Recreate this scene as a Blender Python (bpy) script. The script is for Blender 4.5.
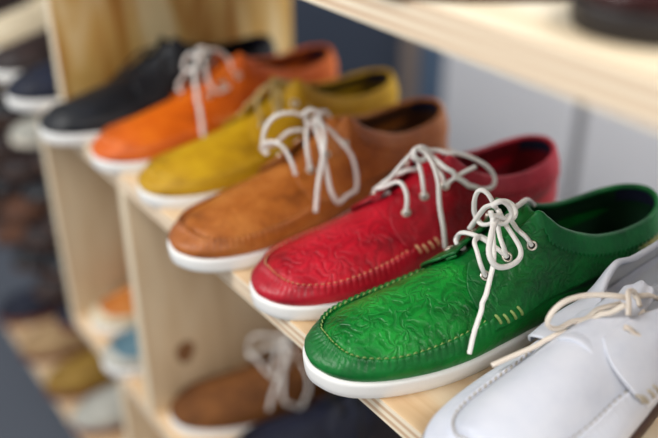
import bpy, bmesh, math, random
import numpy as np
from mathutils import Vector
from mathutils.bvhtree import BVHTree
random.seed(4)
for _o in list(bpy.data.objects): bpy.data.objects.remove(_o)
SC = bpy.context.scene
COL = SC.collection

# ------------------------------------------------------------------ camera
cd = bpy.data.cameras.new('camera'); cam = bpy.data.objects.new('camera', cd); COL.objects.link(cam)
CAM = Vector((0.32452, -0.30464, 0.40617)); YAW, PITCH = -0.94021, 0.50716
h = Vector((math.sin(YAW), math.cos(YAW), 0)); fw = h*math.cos(PITCH) - Vector((0, 0, 1))*math.sin(PITCH)
cam.location = CAM; cam.rotation_mode = 'QUATERNION'; cam.rotation_quaternion = fw.to_track_quat('-Z', 'Y')
cd.sensor_width = 36; cd.lens = 846.94*36/658; cd.clip_start = .01
cd.dof.use_dof = True; cd.dof.focus_distance = 0.625; cd.dof.aperture_fstop = 1.9
SC.camera = cam
# ------------------------------------------------------------------ light
w = bpy.data.worlds.new('daylight'); SC.world = w; w.use_nodes = True
w.node_tree.nodes['Background'].inputs[0].default_value = (.90, .95, 1, 1)
w.node_tree.nodes['Background'].inputs[1].default_value = .52
def area(name, loc, target, size, power, color=(1, 1, 1), size_y=None):
    l = bpy.data.lights.new(name, 'AREA'); l.energy = power; l.color = color; l.size = size
    if size_y: l.shape = 'RECTANGLE'; l.size_y = size_y
    o = bpy.data.objects.new(name, l); COL.objects.link(o); o.location = loc
    o.rotation_mode = 'QUATERNION'; o.rotation_quaternion = (Vector(target)-Vector(loc)).to_track_quat('-Z', 'Y')
    return o
area('window_light', (-1.0, -1.6, 1.55), (-.2, .1, -.05), 1.0, 36, (1, .985, .96))
area('panel_fill', (.7, .75, 1.7), (-.8, 1.1, -.2), .9, 33, (.95, .97, 1))  # added fill aimed at the back panels to brighten them and the heels
area('right_fill', (1.4, -.6, 1.3), (.0, .1, .0), .8, 17, (1, .97, .93))  # added fill from the right, lifts the dark near sides of the shoes
SC.view_settings.view_transform = 'Standard'; SC.view_settings.look = 'None'
SC.view_settings.exposure = .25; SC.view_settings.gamma = 1; SC.view_settings.use_curve_mapping = False

# ------------------------------------------------------------------ helpers
def mesh_obj(name, V, F, mat, parent=None, smooth=True, mats=None, midx=None):
    me = bpy.data.meshes.new(name); me.from_pydata([tuple(v) for v in V], [], F); me.update()
    if smooth: me.polygons.foreach_set('use_smooth', [True]*len(me.polygons))
    for m in (mats or [mat]): me.materials.append(m)
    if midx is not None: me.polygons.foreach_set('material_index', midx)
    bm = bmesh.new(); bm.from_mesh(me); bmesh.ops.recalc_face_normals(bm, faces=bm.faces); bm.to_mesh(me); bm.free()
    o = bpy.data.objects.new(name, me); COL.objects.link(o)
    if parent: o.parent = parent
    return o
def tag(o, label=None, cat=None, group=None, kind=None):
    if label: o['label'] = label
    if cat: o['category'] = cat
    if group: o['group'] = group
    if kind: o['kind'] = kind
    return o
def empty(name, loc, rz=0.0):
    o = bpy.data.objects.new(name, None); COL.objects.link(o); o.location = loc; o.rotation_euler = (0, 0, rz)
    o.empty_display_size = .03
    return o
def grid_faces(nr, nc, closed=False, base=0):
    F = []
    for r in range(nr-1):
        for c in range(nc if closed else nc-1):
            c2 = (c+1) % nc
            F.append((base+r*nc+c, base+r*nc+c2, base+(r+1)*nc+c2, base+(r+1)*nc+c))
    return F
def catmull(P, n, closed=False):
    """resample control points P (k,d) at n equal-parameter points"""
    P = np.asarray(P, float); k = len(P)
    if closed: ts = np.arange(n)/n*k
    else: ts = np.linspace(0, k-1, n)
    out = []
    for t in ts:
        i = int(min(math.floor(t), (k-1 if closed else k-2))); f = t-i
        if closed: a, b, c, d = P[(i-1) % k], P[i % k], P[(i+1) % k], P[(i+2) % k]
        else:
            b, c = P[i], P[i+1]; a = P[i-1] if i > 0 else 2*b-c; d = P[i+2] if i+2 < k else 2*c-b
        out.append(.5*((2*b)+(c-a)*f+(2*a-5*b+4*c-d)*f*f+(3*b-a-3*c+d)*f**3))
    return np.array(out)
def resample(P, n, closed=False):
    Q = P if not closed else np.vstack([P, P[:1]])
    s = np.r_[0, np.cumsum(np.linalg.norm(np.diff(Q, axis=0), axis=1))]
    t = np.linspace(0, s[-1], n+1)[:-1] if closed else np.linspace(0, s[-1], n)
    return np.stack([np.interp(t, s, Q[:, k]) for k in range(Q.shape[1])], 1)
def tube_geo(P, r, ns=8, base=0, flat=1.0, up=None):
    P = np.asarray(P, float); n = len(P); V = []; F = []
    T = np.gradient(P, axis=0); T /= np.linalg.norm(T, axis=1)[:, None]+1e-12
    nrm = np.cross(T[0], [0.3, .2, 1.0]); nrm /= np.linalg.norm(nrm)
    for i in range(n):
        nrm = nrm - T[i]*np.dot(nrm, T[i]); nrm /= np.linalg.norm(nrm)+1e-12
        bn = np.cross(T[i], nrm); rr = r[i] if hasattr(r, '__len__') else r
        for k in range(ns):
            a = 2*math.pi*k/ns
            V.append(P[i]+rr*(nrm*math.cos(a)+bn*math.sin(a)*flat))
    F = grid_faces(n, ns, False, base)
    for r_ in range(n-1): F.append((base+r_*ns+ns-1, base+r_*ns, base+(r_+1)*ns, base+(r_+1)*ns+ns-1))
    F.append(tuple(base+k for k in range(ns))[::-1]); F.append(tuple(base+(n-1)*ns+k for k in range(ns)))
    return V, F
class Geo:
    def __init__(s): s.V = []; s.F = []
    def add(s, V, F):
        b = len(s.V); s.V += list(V); s.F += [tuple(i+b for i in f) for f in F]
    def tube(s, P, r, ns=8, flat=1.0): V, F = tube_geo(P, r, ns, 0, flat); s.add(V, F)
    def box(s, lo, hi):
        x0, y0, z0 = lo; x1, y1, z1 = hi
        s.add([(x0,y0,z0),(x1,y0,z0),(x1,y1,z0),(x0,y1,z0),(x0,y0,z1),(x1,y0,z1),(x1,y1,z1),(x0,y1,z1)],
              [(0,3,2,1),(4,5,6,7),(0,1,5,4),(1,2,6,5),(2,3,7,6),(3,0,4,7)])

# ------------------------------------------------------------------ materials
def nmat(name):
    m = bpy.data.materials.new(name); m.use_nodes = True; nt = m.node_tree
    return m, nt, nt.nodes['Principled BSDF']
def lin(c): return tuple(((x/255)/12.92 if x <= 10.3 else ((x/255+.055)/1.055)**2.4) for x in c)+(1,)
def plain(name, c, rough=.6, metal=0, bump=0, bscale=400, spec=.5):
    m, nt, b = nmat(name); b.inputs['Base Color'].default_value = lin(c); b.inputs['Roughness'].default_value = rough
    b.inputs['Metallic'].default_value = metal; b.inputs['Specular IOR Level'].default_value = spec
    if bump:
        tc = nt.nodes.new('ShaderNodeTexCoord'); n = nt.nodes.new('ShaderNodeTexNoise'); n.inputs['Scale'].default_value = bscale; n.inputs['Detail'].default_value = 4
        bp = nt.nodes.new('ShaderNodeBump'); bp.inputs['Strength'].default_value = bump; bp.inputs['Distance'].default_value = .001
        nt.links.new(tc.outputs['Object'], n.inputs['Vector']); nt.links.new(n.outputs['Fac'], bp.inputs['Height']); nt.links.new(bp.outputs[0], b.inputs['Normal'])
    return m
def leather(name, c_dark, c_mid, c_light, rough=.42, tool=0.0, grain=.35, scale=1.0, spec=.32, plane='xy'):
    """dyed leather; tool > 0 adds scrolling tooled relief"""
    m, nt, b = nmat(name); N = nt.nodes.new; L = nt.links.new
    tc = N('ShaderNodeTexCoord')
    # large dye variation
    n1 = N('ShaderNodeTexNoise'); n1.inputs['Scale'].default_value = 28*scale; n1.inputs['Detail'].default_value = 5; n1.inputs['Roughness'].default_value = .6
    L(tc.outputs['Object'], n1.inputs['Vector'])
    cr = N('ShaderNodeValToRGB'); e = cr.color_ramp.elements
    e[0].position = .30; e[0].color = lin(c_dark); e[1].position = .72; e[1].color = lin(c_light)
    k = e.new(.5); k.color = lin(c_mid)
    L(n1.outputs['Fac'], cr.inputs[0])
    # fine grain
    g = N('ShaderNodeTexVoronoi'); g.inputs['Scale'].default_value = 750; L(tc.outputs['Object'], g.inputs['Vector'])
    n2 = N('ShaderNodeTexNoise'); n2.inputs['Scale'].default_value = 220; n2.inputs['Detail'].default_value = 6; L(tc.outputs['Object'], n2.inputs['Vector'])
    mx = N('ShaderNodeMath'); mx.operation = 'MULTIPLY_ADD'; mx.inputs[1].default_value = .25; L(g.outputs['Distance'], mx.inputs[0]); L(n2.outputs['Fac'], mx.inputs[2])
    bg = N('ShaderNodeBump'); bg.inputs['Strength'].default_value = grain; bg.inputs['Distance'].default_value = .0006
    L(mx.outputs[0], bg.inputs['Height'])
    last = bg; colout = cr.outputs[0]
    if tool:
        # fans of curved leaf strokes turning round scattered centres
        w1 = N('ShaderNodeTexNoise'); w1.inputs['Scale'].default_value = 48; w1.inputs['Detail'].default_value = 2.0; L(tc.outputs['Object'], w1.inputs['Vector'])
        sub = N('ShaderNodeVectorMath'); sub.operation = 'MULTIPLY_ADD'; sub.inputs[1].default_value = (.014, .014, .014)
        L(w1.outputs['Color'], sub.inputs[0]); L(tc.outputs['Object'], sub.inputs[2])
        sx = N('ShaderNodeSeparateXYZ'); L(sub.outputs[0], sx.inputs[0]); cx = N('ShaderNodeCombineXYZ')
        L(sx.outputs['Z' if plane == 'yz' else 'X'], cx.inputs[0]); L(sx.outputs['Y'], cx.inputs[1])
        hs = []
        for sc, arms, tw in ((44, 6, 640), (80, 4, -820)):
            vo = N('ShaderNodeTexVoronoi'); vo.voronoi_dimensions = '2D'; vo.inputs['Scale'].default_value = sc; L(cx.outputs[0], vo.inputs['Vector'])
            dv = N('ShaderNodeVectorMath'); dv.operation = 'SUBTRACT'; L(cx.outputs[0], dv.inputs[0]); L(vo.outputs['Position'], dv.inputs[1])
            sd = N('ShaderNodeSeparateXYZ'); L(dv.outputs[0], sd.inputs[0])
            at = N('ShaderNodeMath'); at.operation = 'ARCTAN2'; L(sd.outputs[1], at.inputs[0]); L(sd.outputs[0], at.inputs[1])
            ln = N('ShaderNodeVectorMath'); ln.operation = 'LENGTH'; L(dv.outputs[0], ln.inputs[0])
            m1 = N('ShaderNodeMath'); m1.operation = 'MULTIPLY'; m1.inputs[1].default_value = arms; L(at.outputs[0], m1.inputs[0])
            m2 = N('ShaderNodeMath'); m2.operation = 'MULTIPLY_ADD'; m2.inputs[1].default_value = tw; L(ln.outputs['Value'], m2.inputs[0]); L(m1.outputs[0], m2.inputs[2])
            sn = N('ShaderNodeMath'); sn.operation = 'SINE'; L(m2.outputs[0], sn.inputs[0])
            hs.append(sn)
        hm = N('ShaderNodeMath'); hm.operation = 'MULTIPLY_ADD'; hm.inputs[1].default_value = .55; L(hs[1].outputs[0], hm.inputs[0]); L(hs[0].outputs[0], hm.inputs[2])
        s3 = N('ShaderNodeMapRange'); s3.inputs['From Min'].default_value = -1.2; s3.inputs['From Max'].default_value = .6; s3.interpolation_type = 'SMOOTHSTEP'; L(hm.outputs[0], s3.inputs[0])
        wv = N('ShaderNodeTexNoise'); wv.inputs['Scale'].default_value = 130; wv.inputs['Detail'].default_value = 2; wv.inputs['Distortion'].default_value = 1.5; L(sub.outputs[0], wv.inputs['Vector'])
        ad = N('ShaderNodeMath'); ad.operation = 'MULTIPLY_ADD'; ad.inputs[1].default_value = 1.3; L(wv.outputs['Fac'], ad.inputs[0]); L(s3.outputs[0], ad.inputs[2])
        bt = N('ShaderNodeBump'); bt.inputs['Strength'].default_value = tool; bt.inputs['Distance'].default_value = .0007
        L(ad.outputs[0], bt.inputs['Height']); L(bg.outputs[0], bt.inputs['Normal']); last = bt
        # base colour multiplied darker in the low parts of the tooling
        dm = N('ShaderNodeMix'); dm.data_type = 'RGBA'; dm.blend_type = 'MULTIPLY'
        mr = N('ShaderNodeMapRange'); mr.inputs['To Min'].default_value = .55*tool; mr.inputs['To Max'].default_value = 0; L(s3.outputs[0], mr.inputs[0])
        L(mr.outputs[0], dm.inputs[0]); L(colout, dm.inputs[6]); dm.inputs[7].default_value = (.42, .42, .42, 1)
        colout = dm.outputs[2]
    L(colout, b.inputs['Base Color']); L(last.outputs[0], b.inputs['Normal'])
    b.inputs['Roughness'].default_value = rough; b.inputs['Specular IOR Level'].default_value = spec
    return m
def wood(name, c1, c2, c3, scale=(3, 30, 30), contrast=1.0, rough=.55):
    m, nt, b = nmat(name); N = nt.nodes.new; L = nt.links.new
    tc = N('ShaderNodeTexCoord'); mp = N('ShaderNodeMapping'); mp.inputs['Scale'].default_value = scale
    L(tc.outputs['Object'], mp.inputs[0])
    n = N('ShaderNodeTexNoise'); n.inputs['Scale'].default_value = 1; n.inputs['Detail'].default_value = 5; n.inputs['Distortion'].default_value = .9; L(mp.outputs[0], n.inputs[0])
    cr = N('ShaderNodeValToRGB'); e = cr.color_ramp.elements; e[0].position = .5-.22/contrast; e[0].color = lin(c1); e[1].position = .5+.22/contrast; e[1].color = lin(c3)
    k = e.new(.5); k.color = lin(c2); L(n.outputs['Fac'], cr.inputs[0])
    n2 = N('ShaderNodeTexNoise'); n2.inputs['Scale'].default_value = 9; n2.inputs['Detail'].default_value = 3; L(mp.outputs[0], n2.inputs[0])
    bp = N('ShaderNodeBump'); bp.inputs['Strength'].default_value = .12; bp.inputs['Distance'].default_value = .0008; L(n2.outputs['Fac'], bp.inputs['Height'])
    L(cr.outputs[0], b.inputs['Base Color']); L(bp.outputs[0], b.inputs['Normal']); b.inputs['Roughness'].default_value = rough
    return m
def ply_edge(name, axis='Z', t=.018, c1=(238, 222, 196), c2=(206, 172, 138)):
    """plies of the board seen on its sawn edge; object coordinate along the board's thickness"""
    m, nt, b = nmat(name); N = nt.nodes.new; L = nt.links.new
    tc = N('ShaderNodeTexCoord'); sp = N('ShaderNodeSeparateXYZ'); L(tc.outputs['Object'], sp.inputs[0])
    nz = N('ShaderNodeTexNoise'); nz.inputs['Scale'].default_value = 8; L(tc.outputs['Object'], nz.inputs[0])
    a = N('ShaderNodeMath'); a.operation = 'MULTIPLY_ADD'; a.inputs[1].default_value = .0012; L(nz.outputs['Fac'], a.inputs[0]); L(sp.outputs[axis], a.inputs[2])
    mu = N('ShaderNodeMath'); mu.operation = 'MULTIPLY'; mu.inputs[1].default_value = math.pi*2/t*2.5; L(a.outputs[0], mu.inputs[0])
    si = N('ShaderNodeMath'); si.operation = 'SINE'; L(mu.outputs[0], si.inputs[0])
    cr = N('ShaderNodeValToRGB'); e = cr.color_ramp.elements; e[0].position = .25; e[0].color = lin(c2); e[1].position = .6; e[1].color = lin(c1)
    mr = N('ShaderNodeMapRange'); mr.inputs['From Min'].default_value = -1; L(si.outputs[0], mr.inputs[0]); L(mr.outputs[0], cr.inputs[0])
    L(cr.outputs[0], b.inputs['Base Color']); b.inputs['Roughness'].default_value = .65
    return m
def gold_patch(mat, centre, radius):
    """speckled gold-coloured patch mixed into the leather colour, at a fixed spot of the shoe"""
    nt = mat.node_tree; N = nt.nodes.new; L = nt.links.new; b = nt.nodes['Principled BSDF']
    tc = N('ShaderNodeTexCoord'); d = N('ShaderNodeVectorMath'); d.operation = 'DISTANCE'; d.inputs[1].default_value = centre; L(tc.outputs['Object'], d.inputs[0])
    mr = N('ShaderNodeMapRange'); mr.inputs['From Min'].default_value = radius; mr.inputs['From Max'].default_value = radius*.4; L(d.outputs['Value'], mr.inputs[0])
    n = N('ShaderNodeTexNoise'); n.inputs['Scale'].default_value = 420; L(tc.outputs['Object'], n.inputs[0])
    m = N('ShaderNodeMath'); m.operation = 'MULTIPLY'; L(mr.outputs[0], m.inputs[0]); L(n.outputs['Fac'], m.inputs[1])
    old = b.inputs['Base Color'].links[0].from_socket; mx = N('ShaderNodeMix'); mx.data_type = 'RGBA'
    L(m.outputs[0], mx.inputs[0]); L(old, mx.inputs[6]); mx.inputs[7].default_value = lin((214, 190, 110)); L(mx.outputs[2], b.inputs['Base Color'])
# ------------------------------------------------------------------ setting
M_FLOOR = plain('concrete_floor', (84, 89, 99), .8, bump=.3, bscale=30)
M_WTOP = wood('plywood_face', (196, 152, 104), (226, 196, 156), (240, 222, 192), (2.2, 26, 26))
M_WDIV = wood('plywood_divider', (190, 160, 122), (212, 186, 150), (226, 206, 174), (20, 20, 2.6))
M_WDIV0 = wood('plywood_divider_figured', (178, 124, 50), (208, 166, 92), (232, 210, 158), (16, 16, 2.0), 2.2)
M_EDGE = ply_edge('plywood_edge'); M_EDGEX = ply_edge('plywood_edge_upright', 'X', c1=(232, 218, 192), c2=(206, 184, 152))
def board(name, lo, hi, face, edge, thin, label, group=None, front_dir='y'):
    """a plywood board: big faces in face material, sawn edges in edge material; thickness axis thin"""
    cx = [(a+b)/2 for a, b in zip(lo, hi)]
    if thin == 'x': cx[0] = lo[0]
    else: cx[2] = lo[2]
    l = [a-c for a, c in zip(lo, cx)]; hh = [b-c for b, c in zip(hi, cx)]
    g = Geo(); g.box(l, hh)
    idx = [0, 0, 1, 1, 1, 1] if thin == 'z' else [1, 1, 1, 0, 1, 0]
    o = mesh_obj(name, g.V, g.F, None, smooth=False, mats=[face, edge])
    # material by face direction (robust after normal recalculation)
    for p in o.data.polygons:
        d = abs(p.normal.z) if thin == 'z' else abs(p.normal.x)
        p.material_index = 0 if d > .5 else 1
    bv = o.modifiers.new('bevel', 'BEVEL'); bv.width = .0006; bv.segments = 2
    o.location = cx
    tag(o, label, 'shelf' if thin == 'z' else 'divider', group)
    return o
T = .018; D = .3545; H = .266; ZB = -.338; ZL = -.645; ZF = -.92
g = Geo(); g.box((-4, -2.5, ZF-.05), (2.2, 1.25, ZF)); tag(mesh_obj('floor', g.V, g.F, M_FLOOR, smooth=False), kind='structure')
g = Geo(); g.box((-4, 1.25, ZF-.05), (2.2, 1.31, 2.0)); tag(mesh_obj('wall_back', g.V, g.F, plain('slate_wall', (58, 66, 82), .8), smooth=False), kind='structure')
board('shelf_board', (-1.75, 0, -T), (.62, .335, 0), M_WTOP, M_EDGE, 'z', 'pale plywood shelf that carries the row of coloured shoes')
board('shelf_board', (-1.75, 0, H), (.62, D, H+T+.004), wood('plywood_face_upper', (192, 168, 134), (214, 198, 170), (226, 214, 192), (2, 18, 18)), M_EDGE, 'z', 'pale plywood shelf above the coloured shoes, at the top right')
board('shelf_board', (-.7525, .0, ZB-T), (.62, D, ZB), M_WTOP, M_EDGE, 'z', 'plywood shelf one level down, under the brown suede shoe')
board('shelf_board', (-1.3, .0, ZL-T), (.62, D, ZL), M_WTOP, M_EDGE, 'z', 'lowest plywood shelf, close to the grey floor')
board('shelf_divider', (-.686, .014, 0), (-.668, D, H), M_WDIV0, M_EDGEX, 'x', 'golden grained plywood upright standing behind the black shoe')
board('shelf_divider', (-.7525, 0, ZB), (-.7345, D, -T), M_WDIV, M_EDGEX, 'x', 'plywood upright under the main shelf, directly below the black shoe')
d2 = board('shelf_divider', (-.4905, 0, ZB), (-.4725, D, -T), M_WDIV, M_EDGEX, 'x', 'knotty plywood upright below the yellow shoe, beside the brown suede shoe')
board('shelf_divider', (-.592, 0, ZL), (-.574, D, ZB-T), M_WDIV, M_EDGEX, 'x', 'plywood upright below the blue-topped shoe, standing on the lowest shelf')
# the knot in the wood of the divider: an inlaid disc of dark end grain
g = Geo(); n = 28
g.V = [(0.0003, 0, 0)]+[(0.0003, .013*math.cos(2*math.pi*k/n)*(1+.12*math.sin(3*2*math.pi*k/n)), .017*math.sin(2*math.pi*k/n)) for k in range(n)]
g.F = [(0, 1+k, 1+(k+1) % n) for k in range(n)]
kn = mesh_obj('wood_knot', g.V, g.F, plain('knot_wood', (128, 86, 50), .7), d2); kn.location = (.0183, -.125, -.0826)

# things against the back wall
M_PANEL = plain('white_panel', (226, 225, 228), .55); 
def panel(name, x0, x1, y, z0, z1, th, mat, label, cat, group=None):
    g = Geo(); g.box((-(x1-x0)/2, 0, 0), ((x1-x0)/2, th, z1-z0)); o = mesh_obj(name, g.V, g.F, mat, smooth=False)
    o.location = ((x0+x1)/2, y, z0); b = o.modifiers.new('bevel', 'BEVEL'); b.width = .003
    return tag(o, label, cat, group)
panel('wall_panel', -1.225, -.80, 1.2, ZF, 1.2, .03, M_PANEL, 'white upright panel behind the red shoe, left of the dark joint', 'panel')
panel('wall_panel', -.765, .5, 1.2, ZF, 1.2, .03, M_PANEL, 'white upright panel at the right, behind the green shoe', 'panel')
panel('gap_strip', -.80, -.772, 1.215, ZF, 1.2, .03, plain('gap_grey', (132, 130, 132), .7), 'grey strip standing in for the dark gap between the two white panels', 'gap_strip')  # strip whose grey stands in for the shaded gap between the panels
panel('wall_panel', -1.32, -1.24, 1.2, ZF, 1.2, .03, plain('panel_blue', (84, 104, 128), .6), 'narrow dull blue upright panel left of the white panels', 'panel')
panel('post', -1.385, -1.335, 1.19, ZF, 1.2, .04, plain('post_tan', (134, 118, 108), .7), 'narrow tan wooden post seen above the yellow shoe heel', 'post')
LACES = {
'green': [[(134,22,65),(130,21,75),(131,15,83),(134,8,86),(143,2,85),(149,5,82),(150,12,79)],[(153,8,79),(145,4,86),(144,-6,84),(142,-16,80),(144,-24,71),(142,-18,65),(148,-10,56)],[(154,22,76),(152,19,84),(155,11,88),(158,4,95)],[(169,27,86),(167,24,91),(168,14,92),(167,4,99)],[(156,8,104),(142,18,102),(133,26,96),(128,32,90),(132,36,81),(143,37,78),(153,37,81),(156,34,87),(156,24,94),(157,12,99),(158,4,105)],[(162,0,100),(159,-4,107),(157,-8,113),(154,-14,115),(153,-18,107),(155,-20,94),(157,-18,87),(156,-10,86),(156,0,92),(157,4,98)],[(154,-22,77),(155,-16,89),(155,-8,102),(155,0,108),(161,4,112),(167,8,109),(168,12,103),(162,14,100),(154,14,104),(147,12,108),(144,14,103),(140,22,91),(134,31,81),(126,38,74),(116,46,64),(109,50,54),(102,54,45),(96,58,31)],[(145,10,114),(151,12,118),(158,14,113),(160,16,105),(153,16,100),(146,13,104),(144,11,111)],[(180,-2,98),(194,-10,95),(206,-16,92),(219,-22,81)]],
'red': [[(137,22,70),(137,21,79),(137,15,85),(135,8,86),(131,0,80),(133,-14,69),(135,-20,59),(139,-16,55),(142,-8,61)],[(155,23,79),(154,20,88),(156,13,94),(158,5,99)],[(171,26,89),(172,21,93),(171,12,96),(167,5,102)],[(137,-18,64),(139,-10,78),(145,-4,91),(152,0,101),(158,3,107),(162,8,109),(162,12,104),(155,12,102),(150,9,107),(154,6,111)],[(170,-6,81),(159,-8,84),(153,-12,80),(147,-16,73),(142,-20,65)],[(161,6,106),(175,6,104),(184,12,103),(199,24,99),(212,34,90),(219,39,78),(211,43,73),(192,44,78),(176,40,88),(166,30,100),(167,10,103),(163,4,106)],[(168,32,94),(177,37,98),(195,38,98)],[(157,8,110),(161,12,107),(160,24,100),(158,33,90),(156,37,81),(154,42,69),(154,48,53),(155,51,35)],[(152,4,106),(157,6,111),(163,8,110),(167,10,105),(161,12,101),(154,10,101),(150,8,105)]],
'tan': [[(120,22,62),(118,20,72),(116,12,85),(112,4,91),(112,-12,85),(113,-20,76),(116,-14,72)],[(137,23,72),(138,18,82),(143,10,90),(150,4,100)],[(152,2,104),(137,-4,111),(121,-10,109),(114,-16,95),(115,-20,78),(115,-10,82),(118,-4,87)],[(147,0,92),(135,-4,93),(129,-10,86),(125,-16,77)],[(154,6,105),(161,12,98),(168,18,90),(176,26,75),(177,38,61),(174,47,42),(165,52,29),(150,53,30),(139,50,48),(143,38,67),(151,20,87),(153,8,102)],[(155,6,106),(158,12,101),(154,24,88),(142,34,75),(128,44,57),(120,50,34)],[(146,2,109),(153,4,112),(159,8,109),(160,10,102),(151,10,99),(145,6,104)],[(164,2,106),(177,-2,102),(184,-4,95)]],
'white': [[(172,6,78),(163,0,81),(152,-14,79),(137,-22,76),(129,-26,66),(129,-26,57),(139,-20,54),(156,-10,60),(171,2,72)],[(165,8,77),(158,0,67),(154,-8,59),(143,-16,51),(131,-22,48),(117,-28,44),(104,-34,40),(89,-40,36)],[(151,-8,54),(159,-4,45),(167,0,39),(176,2,33)],[(167,4,36),(167,2,27),(161,4,20),(163,8,12),(161,12,23)],[(164,12,71),(166,10,78),(170,6,83),(185,2,76),(188,4,71),(184,8,65)],[(187,2,70),(204,4,60),(218,8,50),(227,16,40),(207,24,42),(188,22,55),(182,12,66)],[(179,12,62),(188,16,59),(196,22,51),(202,30,40)],[(155,15,66),(160,20,61),(165,23,53),(168,25,47)]],
'orange': [[(140,6,108),(158,8,107),(171,12,95),(173,18,81),(165,24,67),(147,28,64),(135,26,75),(137,16,93),(140,6,106)],[(139,6,107),(126,14,99),(118,24,87),(114,34,72),(112,40,58),(107,48,27)],[(134,8,91),(127,-4,86),(123,-16,72),(120,-20,63),(123,-12,57)],[(137,2,99),(134,-6,104),(131,-14,98),(128,-16,86),(131,-8,83)],[(133,4,108),(141,6,113),(147,8,107),(141,8,100),(133,6,103)]],
'yellow': [[(123,22,67),(127,14,81),(139,6,89),(156,2,96)],[(141,23,74),(145,16,84),(158,6,92)],[(157,25,80),(163,18,88),(162,8,94)],[(160,4,94),(174,6,96),(183,14,86),(184,24,73),(185,30,63)],[(160,0,94),(152,-8,87),(144,-14,72),(138,-20,59)],[(154,4,94),(165,4,99),(174,6,93),(167,8,86),(157,6,90)]],
'black': [[(134,10,75),(143,0,86),(155,4,95),(159,20,87),(148,34,70)],[(137,0,77),(128,-10,63),(121,-18,48)],[(143,0,93),(134,-14,81),(118,-30,58),(102,-44,38),(82,-56,19)]],
}
# ------------------------------------------------------------------ the shoe
LAT = [(0,-6),(2.5,8),(8,19),(17,28.5),(31,37),(50,44),(76,49.5),(105,51),(140,47.5),(178,43),(220,40.5),(262,39.5),(296,35),(317,22)]
MED = [(327,0),(317,-21),(296,-33),(262,-37),(222,-37),(182,-38),(146,-42),(110,-46.5),(80,-47.5),(50,-45.5),(29,-41),(14,-33),(5,-23)]
def stretch(P):
    return [(u+max(0, u-200)*.10,)+tuple(r) for u, *r in P]
LAT = stretch(LAT); MED = stretch(MED)
def closed_outline(N):
    P = catmull(LAT+MED, 1600, True); P = np.roll(P, 0, 0)
    return resample(P, N, True)
def inward(P):
    t = np.roll(P, -1, 0)-np.roll(P, 1, 0); t /= np.linalg.norm(t, axis=1)[:, None]
    n = np.stack([-t[:, 1], t[:, 0]], 1)
    c = P.mean(0)
    if np.sum((c-P)*n) < 0: n = -n
    return n
# quarter control columns, lateral side: five points from the lower edge to the top line
QC = [
 [(128,45.5,31),(120,40.5,43),(117,31,52.5),(119,20,60.5),(128,9,69.5)],
 [(146,45.5,34),(141,41,46),(139,31.5,58),(139,21,67.5),(143,11,78)],
 [(162,44,36),(159,40,51),(157,31.5,65),(158,22.5,77),(160,14,88)],
 [(173,42.5,38),(171,39,53),(170,32.5,69),(170,27,82.5),(170.5,18.5,97)],
 [(180,41.5,39),(178,38.5,54),(178,33.5,71),(178,30,87),(177.5,23,107)],
 [(186,41,39.5),(184,38,54),(184,34,70),(184,31,84),(185,25.5,101)],
 [(200,40.5,40.5),(199,38,53),(198,35.5,65),(197,32,78),(197,28,90.5)],
 [(218,40,42),(217,37.5,52),(216,35.5,62),(215,33,71.5),(215,29.5,80)],
 [(240,39.5,44),(239,37,52),(238,35,59),(237,33,65.5),(236,30,72)],
 [(266,38.5,46.5),(265,36.5,52.5),(264,35,58.5),(262,33,64),(261,30.5,69.5)],
 [(294,33.5,50),(292,32.5,56),(290,31.5,61.5),(288,30,67),(287,28,72)],
 [(313,19.5,53),(311,19.5,59),(309,19,65),(307,18.5,71),(305.5,17.5,76)],
 [(321,0,54),(319.5,0,60),(317.5,0,67),(315,0,73),(313,0,78)]]
QC = [stretch(c) for c in QC]
def mirror(c):
    return [(u, -v*.93, z-(11*(k/4)**1.5*math.exp(-((c[4][0]-180)/26)**2))) for k, (u, v, z) in enumerate(c)]
NET = np.array(QC+[mirror(c) for c in QC[-2::-1]], float)          # 25 columns x 5 x 3
def shoe_surface(nc, nr, NET):
    cols = np.stack([catmull(NET[:, k, :], nc) for k in range(5)], 1)   # nc,5,3
    S = np.stack([catmull(cols[i], nr) for i in range(nc)], 0)          # nc,nr,3
    return S
def surf_normals(S):
    du = np.gradient(S, axis=0); dv = np.gradient(S, axis=1); n = np.cross(du, dv)
    n /= np.linalg.norm(n, axis=2)[:, :, None]+1e-9
    c = np.array([200., 0, 30.])
    if np.sum((S-c)*n) < 0: n = -n
    return n
M_SOLE = plain('white_rubber', (232, 230, 226), .5, bump=.15, bscale=600)
M_SOLE_BROWN = plain('brown_crepe_sole', (110, 56, 40), .6); M_SOLE_CREAM = plain('cream_rubber', (214, 204, 186), .6)
M_SOLE_DARK = plain('dark_brown_sole', (70, 44, 30), .6)
M_METAL = plain('nickel_eyelet', (214, 205, 190), .28, 1.0)
M_HOLE = plain('eyelet_hole', (16, 14, 14), .9)
M_NAVY = plain('navy_lining_patch', (20, 26, 52), .7)
def cord(name, c):
    m, nt, b = nmat(name); N = nt.nodes.new; L = nt.links.new
    tc = N('ShaderNodeTexCoord'); v = N('ShaderNodeTexVoronoi'); v.inputs['Scale'].default_value = 1100; L(tc.outputs['Object'], v.inputs[0])
    bp = N('ShaderNodeBump'); bp.inputs['Strength'].default_value = .5; bp.inputs['Distance'].default_value = .0004; L(v.outputs['Distance'], bp.inputs['Height']); L(bp.outputs[0], b.inputs['Normal'])
    b.inputs['Base Color'].default_value = lin(c); b.inputs['Roughness'].default_value = .8
    return m
M_LACE = cord('white_cotton_lace', (232, 228, 222)); M_LACE_TAN = cord('tan_lace', (176, 152, 96)); M_LACE_BLACK = cord('black_lace', (18, 18, 20)); M_LACE_NAT = cord('natural_lace', (226, 214, 200))
def thread(name, c): return plain(name, c, .75)
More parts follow.
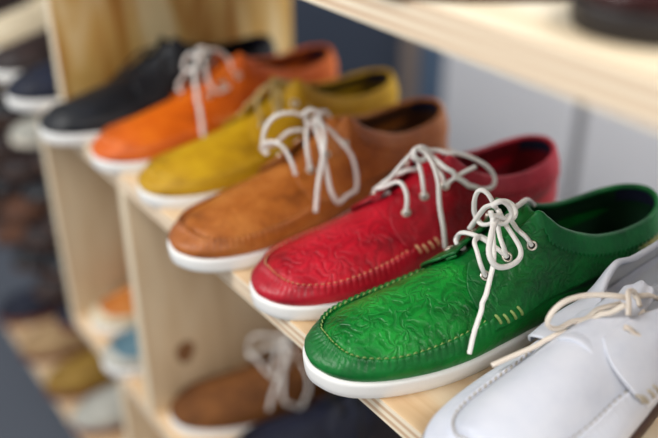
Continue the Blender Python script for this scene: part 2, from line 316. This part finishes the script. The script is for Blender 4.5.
def make_shoe(loc, yaw, label, cat='shoe', group=None, upper=None, apron=None, sole=M_SOLE, lining=None, stitch=None, lace=None,
              laces=(), scale=1.0, vs=1.0, zs=1.0, detail=2, seam_in=0.0, pucker=.75, eyelets=True, sole_t=15.0, name='boat_shoe', net=None, quarter=None, collar=None, tongue_dz=0.0, lace_local=False, tongue_lift=0.0):
    apron = apron or upper
    root = empty(name, loc, -yaw)
    root.scale = (scale, scale, scale)
    tag(root, label, cat, group)
    def W(P):   # local mm (u, v, z) -> root local metres; u along +Y, v along +X
        P = np.asarray(P, float); return np.stack([P[..., 1]*vs, P[..., 0], P[..., 2]*zs], -1)/1000
    N = {2: 960, 1: 220, 0: 120}[detail]
    O = closed_outline(N); nI = inward(O); u = O[:, 0]
    # sole
    rows = []
    for ins, z in [(5, 0), (2.2, 0.2), (1.0, 1.6), (.5, 6), (0, sole_t-3.2), (.2, sole_t-1.2), (1.2, sole_t-.2), (4.0, sole_t)]:
        P = O+nI*ins; rows.append(np.c_[P, np.full(N, z)])
    V = np.vstack(rows); F = grid_faces(len(rows), N, True); F.append(tuple(range(N))[::-1]); b = (len(rows)-1)*N; F.append(tuple(range(b, b+N)))
    so = mesh_obj('sole', W(V), F, sole, root)
    if sole is not M_SOLE and sole is not M_SOLE_CREAM: pass
    # wall with gathered moccasin ridge
    Hs = np.interp(u, [0, 20, 50, 86, 108, 140, 165, 220, 300, 340], [30.5, 30.5, 31, 34, 37, 43, 46, 49, 53, 54])
    it = np.interp(u, [0, 4, 10, 20, 34, 55, 80, 110, 130, 155, 180, 340], [16.5, 14, 10, 6, 3.4, 2.8, 5.0, 5.0, 4.2, 3.0, 3.2, 5.0])+seam_in*np.interp(u, [0, 120, 170], [1, 1, 0])
    kk = np.hanning(max(5, N//24*2+1)); kk /= kk.sum(); hw = len(kk)//2
    it = np.convolve(np.r_[it[-hw:], it, it[:hw]], kk, 'valid')
    bul = np.interp(u, [0, 30, 100, 160, 330], [1.3, .9, .6, .1, 0.0])
    s = np.linspace(0, np.linalg.norm(np.diff(O, axis=0), axis=1).sum(), N)
    front = np.clip((150-u)/18, 0, 1)
    ph = 2*math.pi*s/5.6
    pk = (np.abs(np.sin(ph/2))**.7)*front*pucker if detail == 2 else np.zeros(N)+.4*front
    z0 = sole_t-.8
    prof = [(3.4, z0, 0), (2.6, z0+1.5, 0)]
    rows = []
    for ins, z, _ in prof: rows.append(np.c_[O+nI*ins, np.full(N, z)])
    for t in (.2, .4, .6, .78, .92):
        ins = 2.2+(it-2.2)*t**2.4-1.4*bul*math.sin(math.pi*min(1, t*1.1))
        zz = z0+2+(Hs-z0-3)*t
        fold = .9*(pk-.4)*max(0, t-.45)*1.8
        rows.append(np.c_[O+nI*(ins-fold)[:, None], zz])
    for off, dz, a in [(.2, .3, .9), (1.0, 1.9, 1.0), (2.4, 2.6, 1.0), (3.5, 1.6, .7), (4.2, -.2, .3), (4.4, -1.6, 0)]:
        ridge = front
        rows.append(np.c_[O+nI*(it+off*ridge-.5*(1-ridge)-1.0*a*(pk-.35)*ridge)[:, None], Hs-1+dz*ridge+1.2*a*(pk-.45)*ridge])
    V = np.vstack(rows); wall = mesh_obj('side_wall', W(V), grid_faces(len(rows), N, True), upper, root)
    # apron (the plug on top of the toes)
    lat = []; med = []
    half = np.argmax(u)
    E = np.c_[O+nI*(it+3.9)[:, None], Hs-1.0]
    idxl = [i for i in range(0, half) if u[i] < 165]; idxm = [N-i if i else 0 for i in range(0, N-half) if u[(N-i) % N] < 165]
    start = int(np.argmin(E[:, 0])); K = {2: 90, 1: 34, 0: 20}[detail]
    Lp = E[[(start+i) % N for i in range(0, N//3)]]; Mp = E[[(start-i) % N for i in range(0, N//3)]]
    Lp = Lp[:np.argmax(Lp[:, 0] > 168)]; Mp = Mp[:np.argmax(Mp[:, 0] > 168)]
    Lp = resample(Lp, K); Mp = resample(Mp, K); J = {2: 41, 1: 17, 0: 11}[detail]
    V = []
    for k in range(K):
        uu = .5*(Lp[k, 0]+Mp[k, 0]); crest = np.interp(uu, [10, 20, 45, 75, 100, 130, 150, 168], [31, 35.5, 44, 52.5, 59, 66, 71, 76])
        for j in range(J):
            wv = j/(J-1); P = Lp[k]*(1-wv)+Mp[k]*wv; x = 2*wv-1
            zc = crest-(Lp[k, 2]*.5+Mp[k, 2]*.5)
            V.append((P[0]-2*(1-x*x)*np.interp(uu, [10, 30], [1, 0]), P[1], P[2]+zc*(1-abs(x)**2.1)))
    ap = mesh_obj('apron', W(V), grid_faces(K, J), apron, root)
    # moccasin stitches: one short thread per gather, following the ridge
    if stitch and detail == 2:
        gq = Geo(); R = np.c_[O+nI*(it+3.2)[:, None], Hs+1.3]; m = int(s[-1]/5.6)
        for k in range(m):
            c = int(np.argmin(np.abs(s-(k+.5)*5.6)));
            if u[c] > 140: continue
            i0 = (c-2) % N; i1 = (c+2) % N; a = R[i0]; bb = R[i1]; mid = R[c]+np.array([0, 0, .35])
            a = a+np.r_[nI[c]*-.5, 0]; bb = bb+np.r_[nI[c]*.6, 0]
            gq.tube(catmull([a+[0, 0, -.7], a*.7+bb*.3, mid, a*.3+bb*.7, bb+[0, 0, -.7]], 9), .62, 6)
        mesh_obj('apron_stitching', W(np.array(gq.V)), gq.F, stitch, root)
    # quarters wrapping from lace flap to lace flap round the heel
    nc, nr = {2: (420, 26), 1: (120, 14), 0: (72, 10)}[detail]
    NT = net if net is not None else NET; S = shoe_surface(nc, nr, NT); SN = surf_normals(S)
    So = S+SN*1.9
    th = 3.0
    top = So[:, -1]; tn = SN[:, -1]; up = S[:, -1]-S[:, -2]; up /= np.linalg.norm(up, axis=1)[:, None]
    rows = [S[:, 0]-SN[:, 0]*.6]+[So[:, j] for j in range(nr)]
    for a in (40, 90, 140, 180):
        r = th/2; aa = math.radians(a)
        rows.append(top-tn*r+tn*r*math.cos(aa)+up*r*math.sin(aa))
    for j in range(nr-2, nr-2-max(2, nr//8), -1): rows.append(So[:, j]-SN[:, j]*th)
    A = np.stack(rows, 0)                                       # rows, nc, 3
    # close the two lace-flap ends
    e0 = A[:, :1]-np.r_[[np.zeros(3)]*len(rows)][:, None]; 
    endn0 = np.array([SN[0, min(max(j-1, 0), nr-1)] for j in range(len(rows))]); endn1 = np.array([SN[-1, min(max(j-1, 0), nr-1)] for j in range(len(rows))])
    A = np.concatenate([(A[:, 0]-endn0*2.0)[:, None], A, (A[:, -1]-endn1*2.0)[:, None]], 1)
    mesh_obj('quarter', W(A.reshape(-1, 3)), grid_faces(A.shape[0], A.shape[1]), quarter or upper, root)
    # lining
    rows = [So[:, j]-SN[:, j]*th for j in range(nr-1, -1, -1)]
    low = S[:, 0].copy(); low[:, 2] = 20; ctr = np.array([220., 0]); dd = low[:, :2]-ctr
    low[:, :2] = S[:, 0, :2]-SN[:, 0, :2]*4; rows.append(low)
    k0, k1 = int(nc*.10), int(nc*.90)
    A = np.stack(rows, 0)[:, k0:k1]
    mesh_obj('lining', W(A.reshape(-1, 3)), grid_faces(A.shape[0], A.shape[1]), lining or upper, root)
    base = A[-1]; n2 = len(base)//2; Lr = base[:n2]; Mr = base[::-1][:n2]
    V = [];
    for k in range(n2):
        for j in range(9): V.append(Lr[k]*(1-j/8)+Mr[k]*(j/8))
    mesh_obj('insole', W(V), grid_faces(n2, 9), lining or upper, root)
    # collar band with pinked lower edge
    if detail >= 1:
        NB = {2: 1500, 1: 160}[detail]; cols = np.stack([catmull(NT[:, k, :], NB) for k in range(5)], 1)
        nb = 9; fi = np.linspace(0, 1, NB); tpos = fi*24
        V = np.zeros((nb+3, NB, 3)); keep = [i for i in range(NB) if 3.75 <= tpos[i] <= 20.25]
        Sd = np.stack([catmull(cols[i], 41) for i in range(NB)], 0); SdN = surf_normals(Sd)
        arc = np.r_[0, np.cumsum(np.linalg.norm(np.diff(Sd[:, -1], axis=0), axis=1))]
        out = []
        for i in keep:
            Lc = np.r_[0, np.cumsum(np.linalg.norm(np.diff(Sd[i], axis=0), axis=1))]; tot = Lc[-1]
            edge = min(tpos[i]-3.75, 20.25-tpos[i]); wd = np.interp(edge, [0, .25, 1.2, 3, 6], [5, 11, 17, 16, 15])
            wd += (1.4 if detail == 2 else 0)*(2*abs((arc[i]/4.6) % 1-.5)*2-1)
            col = []
            for q in range(nb):
                d = tot-wd*(1-q/(nb-1)); col.append([np.interp(d, Lc, Sd[i, :, a]) for a in range(3)]+[np.interp(d, Lc, SdN[i, :, a]) for a in range(3)])
            col = np.array(col); p = col[:, :3]; nn = col[:, 3:]
            pts = [p[0]+nn[0]*1.3]+[p[k]+nn[k]*3.2 for k in range(nb)]
            upv = p[-1]-p[-2]; upv /= np.linalg.norm(upv)
            r = 2.6; pts += [pts[-1]-nn[-1]*r+nn[-1]*r*math.cos(a)+upv*r*math.sin(a) for a in (.6, 1.2, 1.9, 2.5, 3.1)]
            out.append(pts)
        A = np.array(out).transpose(1, 0, 2); mesh_obj('collar_band', W(A.reshape(-1, 3)), grid_faces(A.shape[0], A.shape[1]), collar or quarter or upper, root)
    # tongue
    if detail >= 1:
        C = catmull([(112, 0, 60.0), (130, 0, 66.5), (150, 0, 75), (166, 0, 83), (178, 0, 90), (188, 0, 96), (192, 0, 97)], 34); C[:, 2] -= tongue_dz*(C[:, 0]-112)/80
        if tongue_lift: C[:, 0] += 14; C[:, 2] += tongue_lift*np.exp(-((C[:, 0]-126)/22)**2)
        V = []
        for k, c in enumerate(C):
            hw = np.interp(c[0], [112, 140, 170, 186, 192], [15, 15, 18, 17, 11])
            for j in range(15):
                x = (j/14*2-1); V.append((c[0]-3*abs(x)**3*np.interp(c[0], [180, 203], [0, 2]), x*hw, c[2]-7*x*x+(1.2*math.sin(x*7+k*.3) if c[0] > 180 else 0)))
        to = mesh_obj('tongue', W(V), grid_faces(len(C), 15), upper, root); sd = to.modifiers.new('thickness', 'SOLIDIFY'); sd.thickness = .002; sd.offset = -1
    # tack stitches across the foot of the lace flap
    bv = None
    def bvh(objs):
        Vv = []; Ff = []
        for o in objs:
            b0 = len(Vv); Vv += [v.co.copy() for v in o.data.vertices]; Ff += [tuple(i+b0 for i in p.vertices) for p in o.data.polygons]
        return BVHTree.FromPolygons(Vv, Ff)
    Sgrid = S.reshape(-1, 3); Ngrid = SN.reshape(-1, 3)
    def near(P):
        i = int(np.argmin(((Sgrid-np.array(P))**2).sum(1))); return Sgrid[i], Ngrid[i]
    if stitch and detail >= 1:
        gq = Geo()
        for k in range(4):
            c, n = near((131+6.3*k, 43, 39+.7*k)); c = c+n*2.4; d = np.array([-.45, -.35, .9]); d -= n*np.dot(d, n); d /= np.linalg.norm(d)
            gq.tube(catmull([c-d*4.0-n*1.6, c-d*3.0+n*.4, c+n*1.0, c+d*3.0+n*.4, c+d*4.0-n*1.6], 11), 1.15, 7)
        mesh_obj('tack_stitches', W(np.array(gq.V)), gq.F, stitch, root)
    E3 = [(134, 21.5, 64), (153.5, 21.5, 75.5), (170, 27, 84.5)]
    if eyelets and detail >= 1:
        for sgn in (1, -1):
            for e in E3:
                c, n = near((e[0], e[1]*sgn*(1 if sgn > 0 else .93), e[2])); c = c+n*2.5
                a = np.cross(n, [0, 0, 1.]); a /= np.linalg.norm(a); b_ = np.cross(n, a); V = []; F = []
                R_, r_ = 3.2, 1.0
                for i in range(24):
                    al = 2*math.pi*i/24; dr = a*math.cos(al)+b_*math.sin(al)
                    for j in range(8):
                        be = 2*math.pi*j/8; V.append(c+dr*(R_+r_*math.cos(be))+n*r_*math.sin(be))
                for i in range(24):
                    for j in range(8): F.append((i*8+j, ((i+1) % 24)*8+j, ((i+1) % 24)*8+(j+1) % 8, i*8+(j+1) % 8))
                ey = mesh_obj('eyelet', W(np.array(V)), F, M_METAL, root)
                Vd = [c+n*.1]+[c+n*.1+(a*math.cos(2*math.pi*i/20)+b_*math.sin(2*math.pi*i/20))*2.6 for i in range(20)]
                mesh_obj('eyelet_hole', W(np.array(Vd)), [(0, 1+i, 1+(i+1) % 20) for i in range(20)], M_HOLE, ey)
    # heel lining patch
    if detail == 2:
        i0, i1 = int(nc*.47), int(nc*.56)
        A = np.stack([(So[:, j]-SN[:, j]*(th+.5)) for j in range(int(nr*.35), nr-2)], 0)[:, i0:i1]
        mesh_obj('heel_patch', W(A.reshape(-1, 3)), grid_faces(A.shape[0], A.shape[1]), M_NAVY, root)
    # laces, lifted clear of the leather wherever they touch it
    if laces:
        bv = bvh([o for o in root.children if o.name.split('.')[0] in ('quarter', 'tongue', 'apron', 'side_wall', 'collar_band')])
        gq = Geo(); R = 2.25
        for st in laces:
            st = np.array(st, float)/(np.array([1, vs, zs])*scale if lace_local else np.ones(3))
            if eyelets:
                for e in E3:
                    if np.linalg.norm(st[0]-np.array(e)) < 15:
                        dl = np.array(near(e)[0])+near(e)[1]*2.0-st[0]
                        for _k in range(min(3, len(st))): st[_k] = st[_k]+dl*(1, .55, .2)[_k]
                        break
            P = catmull(st, max(12, len(st)*9)); P = resample(P, max(14, len(P)))
            Q = W(P)
            for i in range(len(Q)):
                p = Vector(Q[i]); hit = bv.find_nearest(p, .03)
                if hit[0] is None: continue
                l, n = hit[0], hit[1]
                if n.dot(l-Vector((0, .17, .02))) < 0: n = -n
                d = (p-l).dot(n); need = (R+.4)/1000
                isend = i < 5 and abs(P[0][1]) > 20
                if isend: need *= (i-1)/5
                if -.012 < d < need: Q[i] = np.array(l+n*need+(p-l-n*d)*.9)
            for _ in range(7):
                Q[1:-1] = .25*Q[:-2]+.5*Q[1:-1]+.25*Q[2:]
            gq.tube(Q, [R/1000]*len(Q), 10, .78)
        mesh_obj('shoelace', gq.V, gq.F, lace or M_LACE, root)
    return root
# ------------------------------------------------------------------ colours and shoes
GREEN = leather('green_tooled_leather', (0, 72, 26), (6, 120, 40), (30, 150, 52), .36, .75)
GREEN_W = leather('green_leather_side', (0, 66, 24), (4, 104, 38), (14, 126, 48), .4, .22, plane='yz')
GREEN_Q = leather('green_leather_quarter', (0, 62, 24), (2, 96, 36), (10, 118, 46), .4, .6, plane='yz')
GREEN_C = leather('green_leather_collar', (0, 70, 32), (4, 100, 44), (16, 124, 56), .45, .0, .6)
RED = leather('red_tooled_leather', (120, 4, 22), (178, 14, 36), (204, 30, 50), .36, .65)
gold_patch(GREEN_Q, (.035, .297, .046), .022)
RED_W = leather('red_leather_side', (120, 4, 20), (170, 12, 34), (198, 24, 46), .38, .12, plane='yz')
RED_Q = leather('red_leather_quarter', (112, 4, 20), (158, 10, 30), (184, 22, 44), .4, .4, plane='yz')
RED_C = leather('red_leather_collar', (140, 16, 34), (172, 30, 48), (190, 48, 62), .5, .0, .6)
TAN = leather('tan_leather', (116, 58, 16), (164, 92, 32), (186, 116, 52), .42, .22)
YELLOW = leather('mustard_leather', (146, 104, 0), (182, 138, 0), (200, 158, 12), .55)
ORANGE = leather('orange_leather', (166, 66, 0), (206, 92, 0), (220, 110, 12), .45)
BLACK = leather('black_leather', (8, 9, 13), (15, 17, 23), (26, 29, 37), .40)
WHITE = leather('white_leather', (196, 200, 212), (208, 211, 221), (216, 218, 226), .5, 0, .2)
BROWNS = leather('brown_suede', (78, 44, 16), (104, 62, 25), (128, 80, 36), .8)
NAVY = leather('navy_leather', (7, 11, 26), (12, 18, 38), (20, 28, 52), .6)
DBROWN = leather('dark_brown_leather', (24, 14, 14), (38, 25, 24), (54, 38, 34), .5)
OXBLOOD = leather('oxblood_leather', (30, 6, 8), (50, 12, 13), (68, 20, 18), .25)
CREAM = leather('cream_leather', (186, 170, 142), (206, 192, 164), (220, 206, 180), .6)
GREYL = leather('pale_grey_leather', (150, 148, 140), (172, 170, 160), (190, 188, 178), .6)
TEAL = leather('teal_blue_leather', (56, 88, 102), (80, 112, 126), (104, 136, 148), .6)
ORANGE_P = leather('dull_orange_leather', (140, 78, 24), (184, 108, 40), (204, 132, 60), .6)
OLIVE = leather('ochre_leather', (112, 84, 26), (140, 106, 36), (160, 126, 50), .6)
SAND = leather('sand_leather', (140, 110, 76), (160, 130, 92), (180, 150, 110), .7)
DKLIN = plain('dark_green_lining', (4, 52, 26), .6); REDLIN = plain('dark_red_lining', (120, 10, 26), .6)
BRLIN = plain('brown_lining', (84, 48, 22), .7); YLIN = plain('mustard_lining', (112, 88, 8), .7); OLIN = plain('orange_lining', (140, 60, 16), .7); WLIN = plain('white_lining', (206, 208, 212), .7)
ST_G = thread('thread_green_gold', (132, 156, 86)); ST_R = thread('thread_sand', (206, 150, 110)); ST_T = thread('thread_brown', (150, 92, 44)); ST_Y = thread('thread_mustard', (196, 166, 48)); ST_O = thread('thread_orange', (222, 150, 90)); ST_W = thread('thread_grey', (168, 158, 140)); ST_B = thread('thread_black', (24, 24, 28))
WNET = NET.copy()
for _c in range(25):
    for _k in range(5):
        _u, _v, _z = WNET[_c, _k]; _f = max(0, min(1, (215-_u)/35)); _u += 12*_f
        _z0, _s = (66, .33) if _c < 12 else (48, .3)
        _zn = _z0+(_z-_z0)*_s if _z > _z0 else _z
        _z = _z*(1-_f)+_zn*_f
        WNET[_c, _k] = (_u, _v, _z)
ROW = 'coloured leather shoes in a row on the shelf'
make_shoe((-.07178, -.0310, 0), .1135, 'green tooled leather shoe with white laces, on the shelf beside the red shoe', group=ROW, upper=GREEN_W, apron=GREEN, quarter=GREEN_Q, collar=GREEN_C, lining=DKLIN, stitch=ST_G, laces=LACES['green'], scale=1.01, zs=.975, lace_local=True, pucker=1.0)
make_shoe((-.172, -.0140, 0), .0343, 'red tooled leather shoe with white laces between the green and tan shoes', group=ROW, upper=RED_W, apron=RED, quarter=RED_Q, collar=RED_C, lining=REDLIN, stitch=ST_R, laces=LACES['red'], zs=.96, lace_local=True, pucker=1.0)
make_shoe((-.27293, -.03596, 0), -.0901, 'tan brown leather shoe with white laces between the red and mustard shoes', group=ROW, upper=TAN, lining=BRLIN, stitch=ST_T, laces=LACES['tan'], scale=1.022, zs=.93, lace_local=True, pucker=1.1)
make_shoe((-.40093, -.0085, 0), -.0243, 'mustard yellow shoe with thin tan laces on the shelf', group=ROW, upper=YELLOW, lining=YLIN, stitch=ST_Y, laces=LACES['yellow'], lace=M_LACE_TAN, pucker=.7, zs=.93, lace_local=True)
make_shoe((-.50418, -.0155, 0), -.062, 'orange leather shoe with white laces between the mustard and black shoes', group=ROW, upper=ORANGE, lining=OLIN, stitch=ST_O, laces=LACES['orange'], pucker=.7, scale=1.01, zs=.93, lace_local=True)
make_shoe((-.617, -.036, 0), .05, 'black leather shoe with black laces, in front of the golden plywood upright', group=ROW, upper=BLACK, lining=BLACK, stitch=ST_B, laces=LACES['black'], lace=M_LACE_BLACK, pucker=.4, scale=.95, eyelets=False)
make_shoe((.067, -.0286, 0), -.087, 'white leather shoe with loosely tied white laces, nearest on the shelf', group=ROW, upper=WHITE, lining=WLIN, stitch=ST_W, laces=LACES['white'], lace=M_LACE_NAT, sole=M_SOLE_DARK, zs=.9, vs=1.07, lace_local=True, seam_in=9, eyelets=False, pucker=.45, net=WNET, tongue_dz=16, tongue_lift=7.0)
# farther along the same shelf
G2 = 'shoes on the shelf beyond the plywood upright'
make_shoe((-.748, -.034, 0), .04, 'navy shoe with white sole, its toe showing just beyond the golden upright', group=G2, upper=NAVY, detail=1)
make_shoe((-.87, -.02, 0), .0, 'dark brown shoe with white sole at the left edge, second beyond the upright', group=G2, upper=DBROWN, detail=1)
make_shoe((-1.0, -.02, 0), .0, 'cream shoe at the top left, behind the dark brown shoe', group=G2, upper=CREAM, detail=1)
make_shoe((-1.13, -.02, 0), .0, 'very dark shoe at the top left, behind the cream shoe', group=G2, upper=DBROWN, sole=M_SOLE_CREAM, detail=1)
make_shoe((-1.26, -.02, 0), .0, 'ochre shoe in the top left corner', group=G2, upper=OLIVE, detail=1)
# one level down
G3 = 'shoes on the shelf one level down'
make_shoe((-.440, .008, ZB), .28, 'brown suede shoe with white sole and pale laces, beside the knotty upright', group=G3, upper=BROWNS, lining=BRLIN, stitch=ST_T, laces=LACES['tan'], detail=1, scale=.96)
make_shoe((-.328, .03, ZB), .28, 'dark navy shoe under the green shoe, next to the brown suede shoe', group=G3, upper=NAVY, stitch=ST_B, laces=LACES['red'], lace=M_LACE_BLACK, sole=M_SOLE_DARK, detail=1, scale=.95, eyelets=False)
make_shoe((-.588, -.016, ZB), .03, 'shoe with teal blue top and white sole, between the two lower uprights', group=G3, upper=GREYL, apron=TEAL, detail=1, scale=.93)
make_shoe((-.687, .008, ZB), .03, 'cream shoe with orange top, behind the blue-topped shoe', group=G3, upper=CREAM, apron=ORANGE_P, detail=1, scale=.93)
# lowest level
G4 = 'shoes on the lowest shelf'
make_shoe((-.845, -.006, ZL), .05, 'pale grey shoe with brown sole, nearest on the lowest shelf', group=G4, upper=GREYL, sole=M_SOLE_BROWN, detail=1)
make_shoe((-.965, -.012, ZL), .05, 'ochre shoe with brown sole on the lowest shelf, behind the pale grey one', group=G4, upper=OLIVE, sole=M_SOLE_BROWN, detail=1)
make_shoe((-1.10, -.012, ZL), .05, 'sand coloured shoe with brown sole on the lowest shelf', group=G4, upper=SAND, sole=M_SOLE_BROWN, detail=1)
make_shoe((-1.25, -.012, ZL), .05, 'dark navy shoe with red-brown sole, farthest on the lowest shelf', group=G4, upper=NAVY, sole=M_SOLE_BROWN, detail=1)
# on the upper shelf
make_shoe((.080, .022, H+T+.004), .34, 'oxblood leather shoe on the upper shelf, top right corner', upper=OXBLOOD, sole=plain('black_leather_sole', (22, 14, 13), .5), detail=1, group='shoes on the upper shelf')
make_shoe((-.050, -.008, H+T+.004), .40, 'black shoe on the upper shelf, left of the oxblood shoe', upper=BLACK, sole=M_SOLE_DARK, detail=1, group='shoes on the upper shelf')
# ------------------------------------------------------------------ the dark rack in the next bay
M_DKWOOD = wood('dark_rack_wood', (44, 30, 24), (58, 40, 32), (72, 52, 42), (3, 26, 26))
RACKZ = [-.135, -.24, -.345, -.45]
for i, z in enumerate(RACKZ):
    g = Geo(); g.box((-.45, 0, -.012), (.45, .30, 0)); o = mesh_obj('rack_shelf', g.V, g.F, M_DKWOOD, smooth=False); o.location = (-1.215, .045, z)
    b = o.modifiers.new('bevel', 'BEVEL'); b.width = .001
    tag(o, ['dark brown rack shelf at the left, topmost of its four', 'dark brown rack shelf at the left, second of four from the top', 'dark brown rack shelf at the left, third of four from the top', 'dark brown rack shelf at the left, lowest of its four'][i], 'shelf')
g = Geo(); g.box((-.01, 0, 0), (.01, .3, .63)); o = mesh_obj('upright_board', g.V, g.F, M_DKWOOD, smooth=False); o.location = (-1.675, .045, ZL); tag(o, 'dark brown side board of the rack at the far left', 'board')
protos = {}
def rack_shoe(kind, loc, where=''):
    """copy a small background shoe with all its parts"""
    nm, mat, sole = kind
    col = {'g': 'pale grey', 'b': 'dark brown', 'k': 'black', 'n': 'navy', 'r': 'rust brown'}[nm]
    lab = '%s shoe on the %s dark rack shelf at left%s' % (col, ['topmost', 'second', 'third', 'lowest'][RACKZ.index(loc[2])], where)
    grp = '%s shoes on the %s dark rack shelf' % (col, ['topmost', 'second', 'third', 'lowest'][RACKZ.index(loc[2])])
    if nm not in protos:
        protos[nm] = make_shoe(loc, .04, lab, group=grp, upper=mat, sole=sole, detail=0, zs=.86, scale=.9)
        return protos[nm]
    src = protos[nm]; r = src.copy(); COL.objects.link(r); r.location = loc; r['label'] = lab; r['group'] = grp
    for ch in list(src.children):
        c = ch.copy(); COL.objects.link(c); c.parent = r
    return r
RUST = leather('rust_leather', (66, 38, 24), (90, 54, 34), (110, 70, 46), .6)
K = {'g': ('g', GREYL, M_SOLE_CREAM), 'b': ('b', DBROWN, M_SOLE_DARK), 'k': ('k', BLACK, M_SOLE_DARK), 'n': ('n', NAVY, M_SOLE_BROWN), 'r': ('r', RUST, M_SOLE_DARK)}
for z, row in zip(RACKZ, ['bgkb', 'bkbb', 'kbrk', 'nbkr']):
    for i, k in enumerate(row):
        n = row.count(k); q = row[:i].count(k)
        rack_shoe(K[k], (-.83-.115*i-(.05 if z < -.3 else 0), .01, z), '' if n == 1 else (', nearer the plywood upright' if q == 0 else ', farther from the upright' if n == 2 or q == 2 else ', middle one of that colour'))
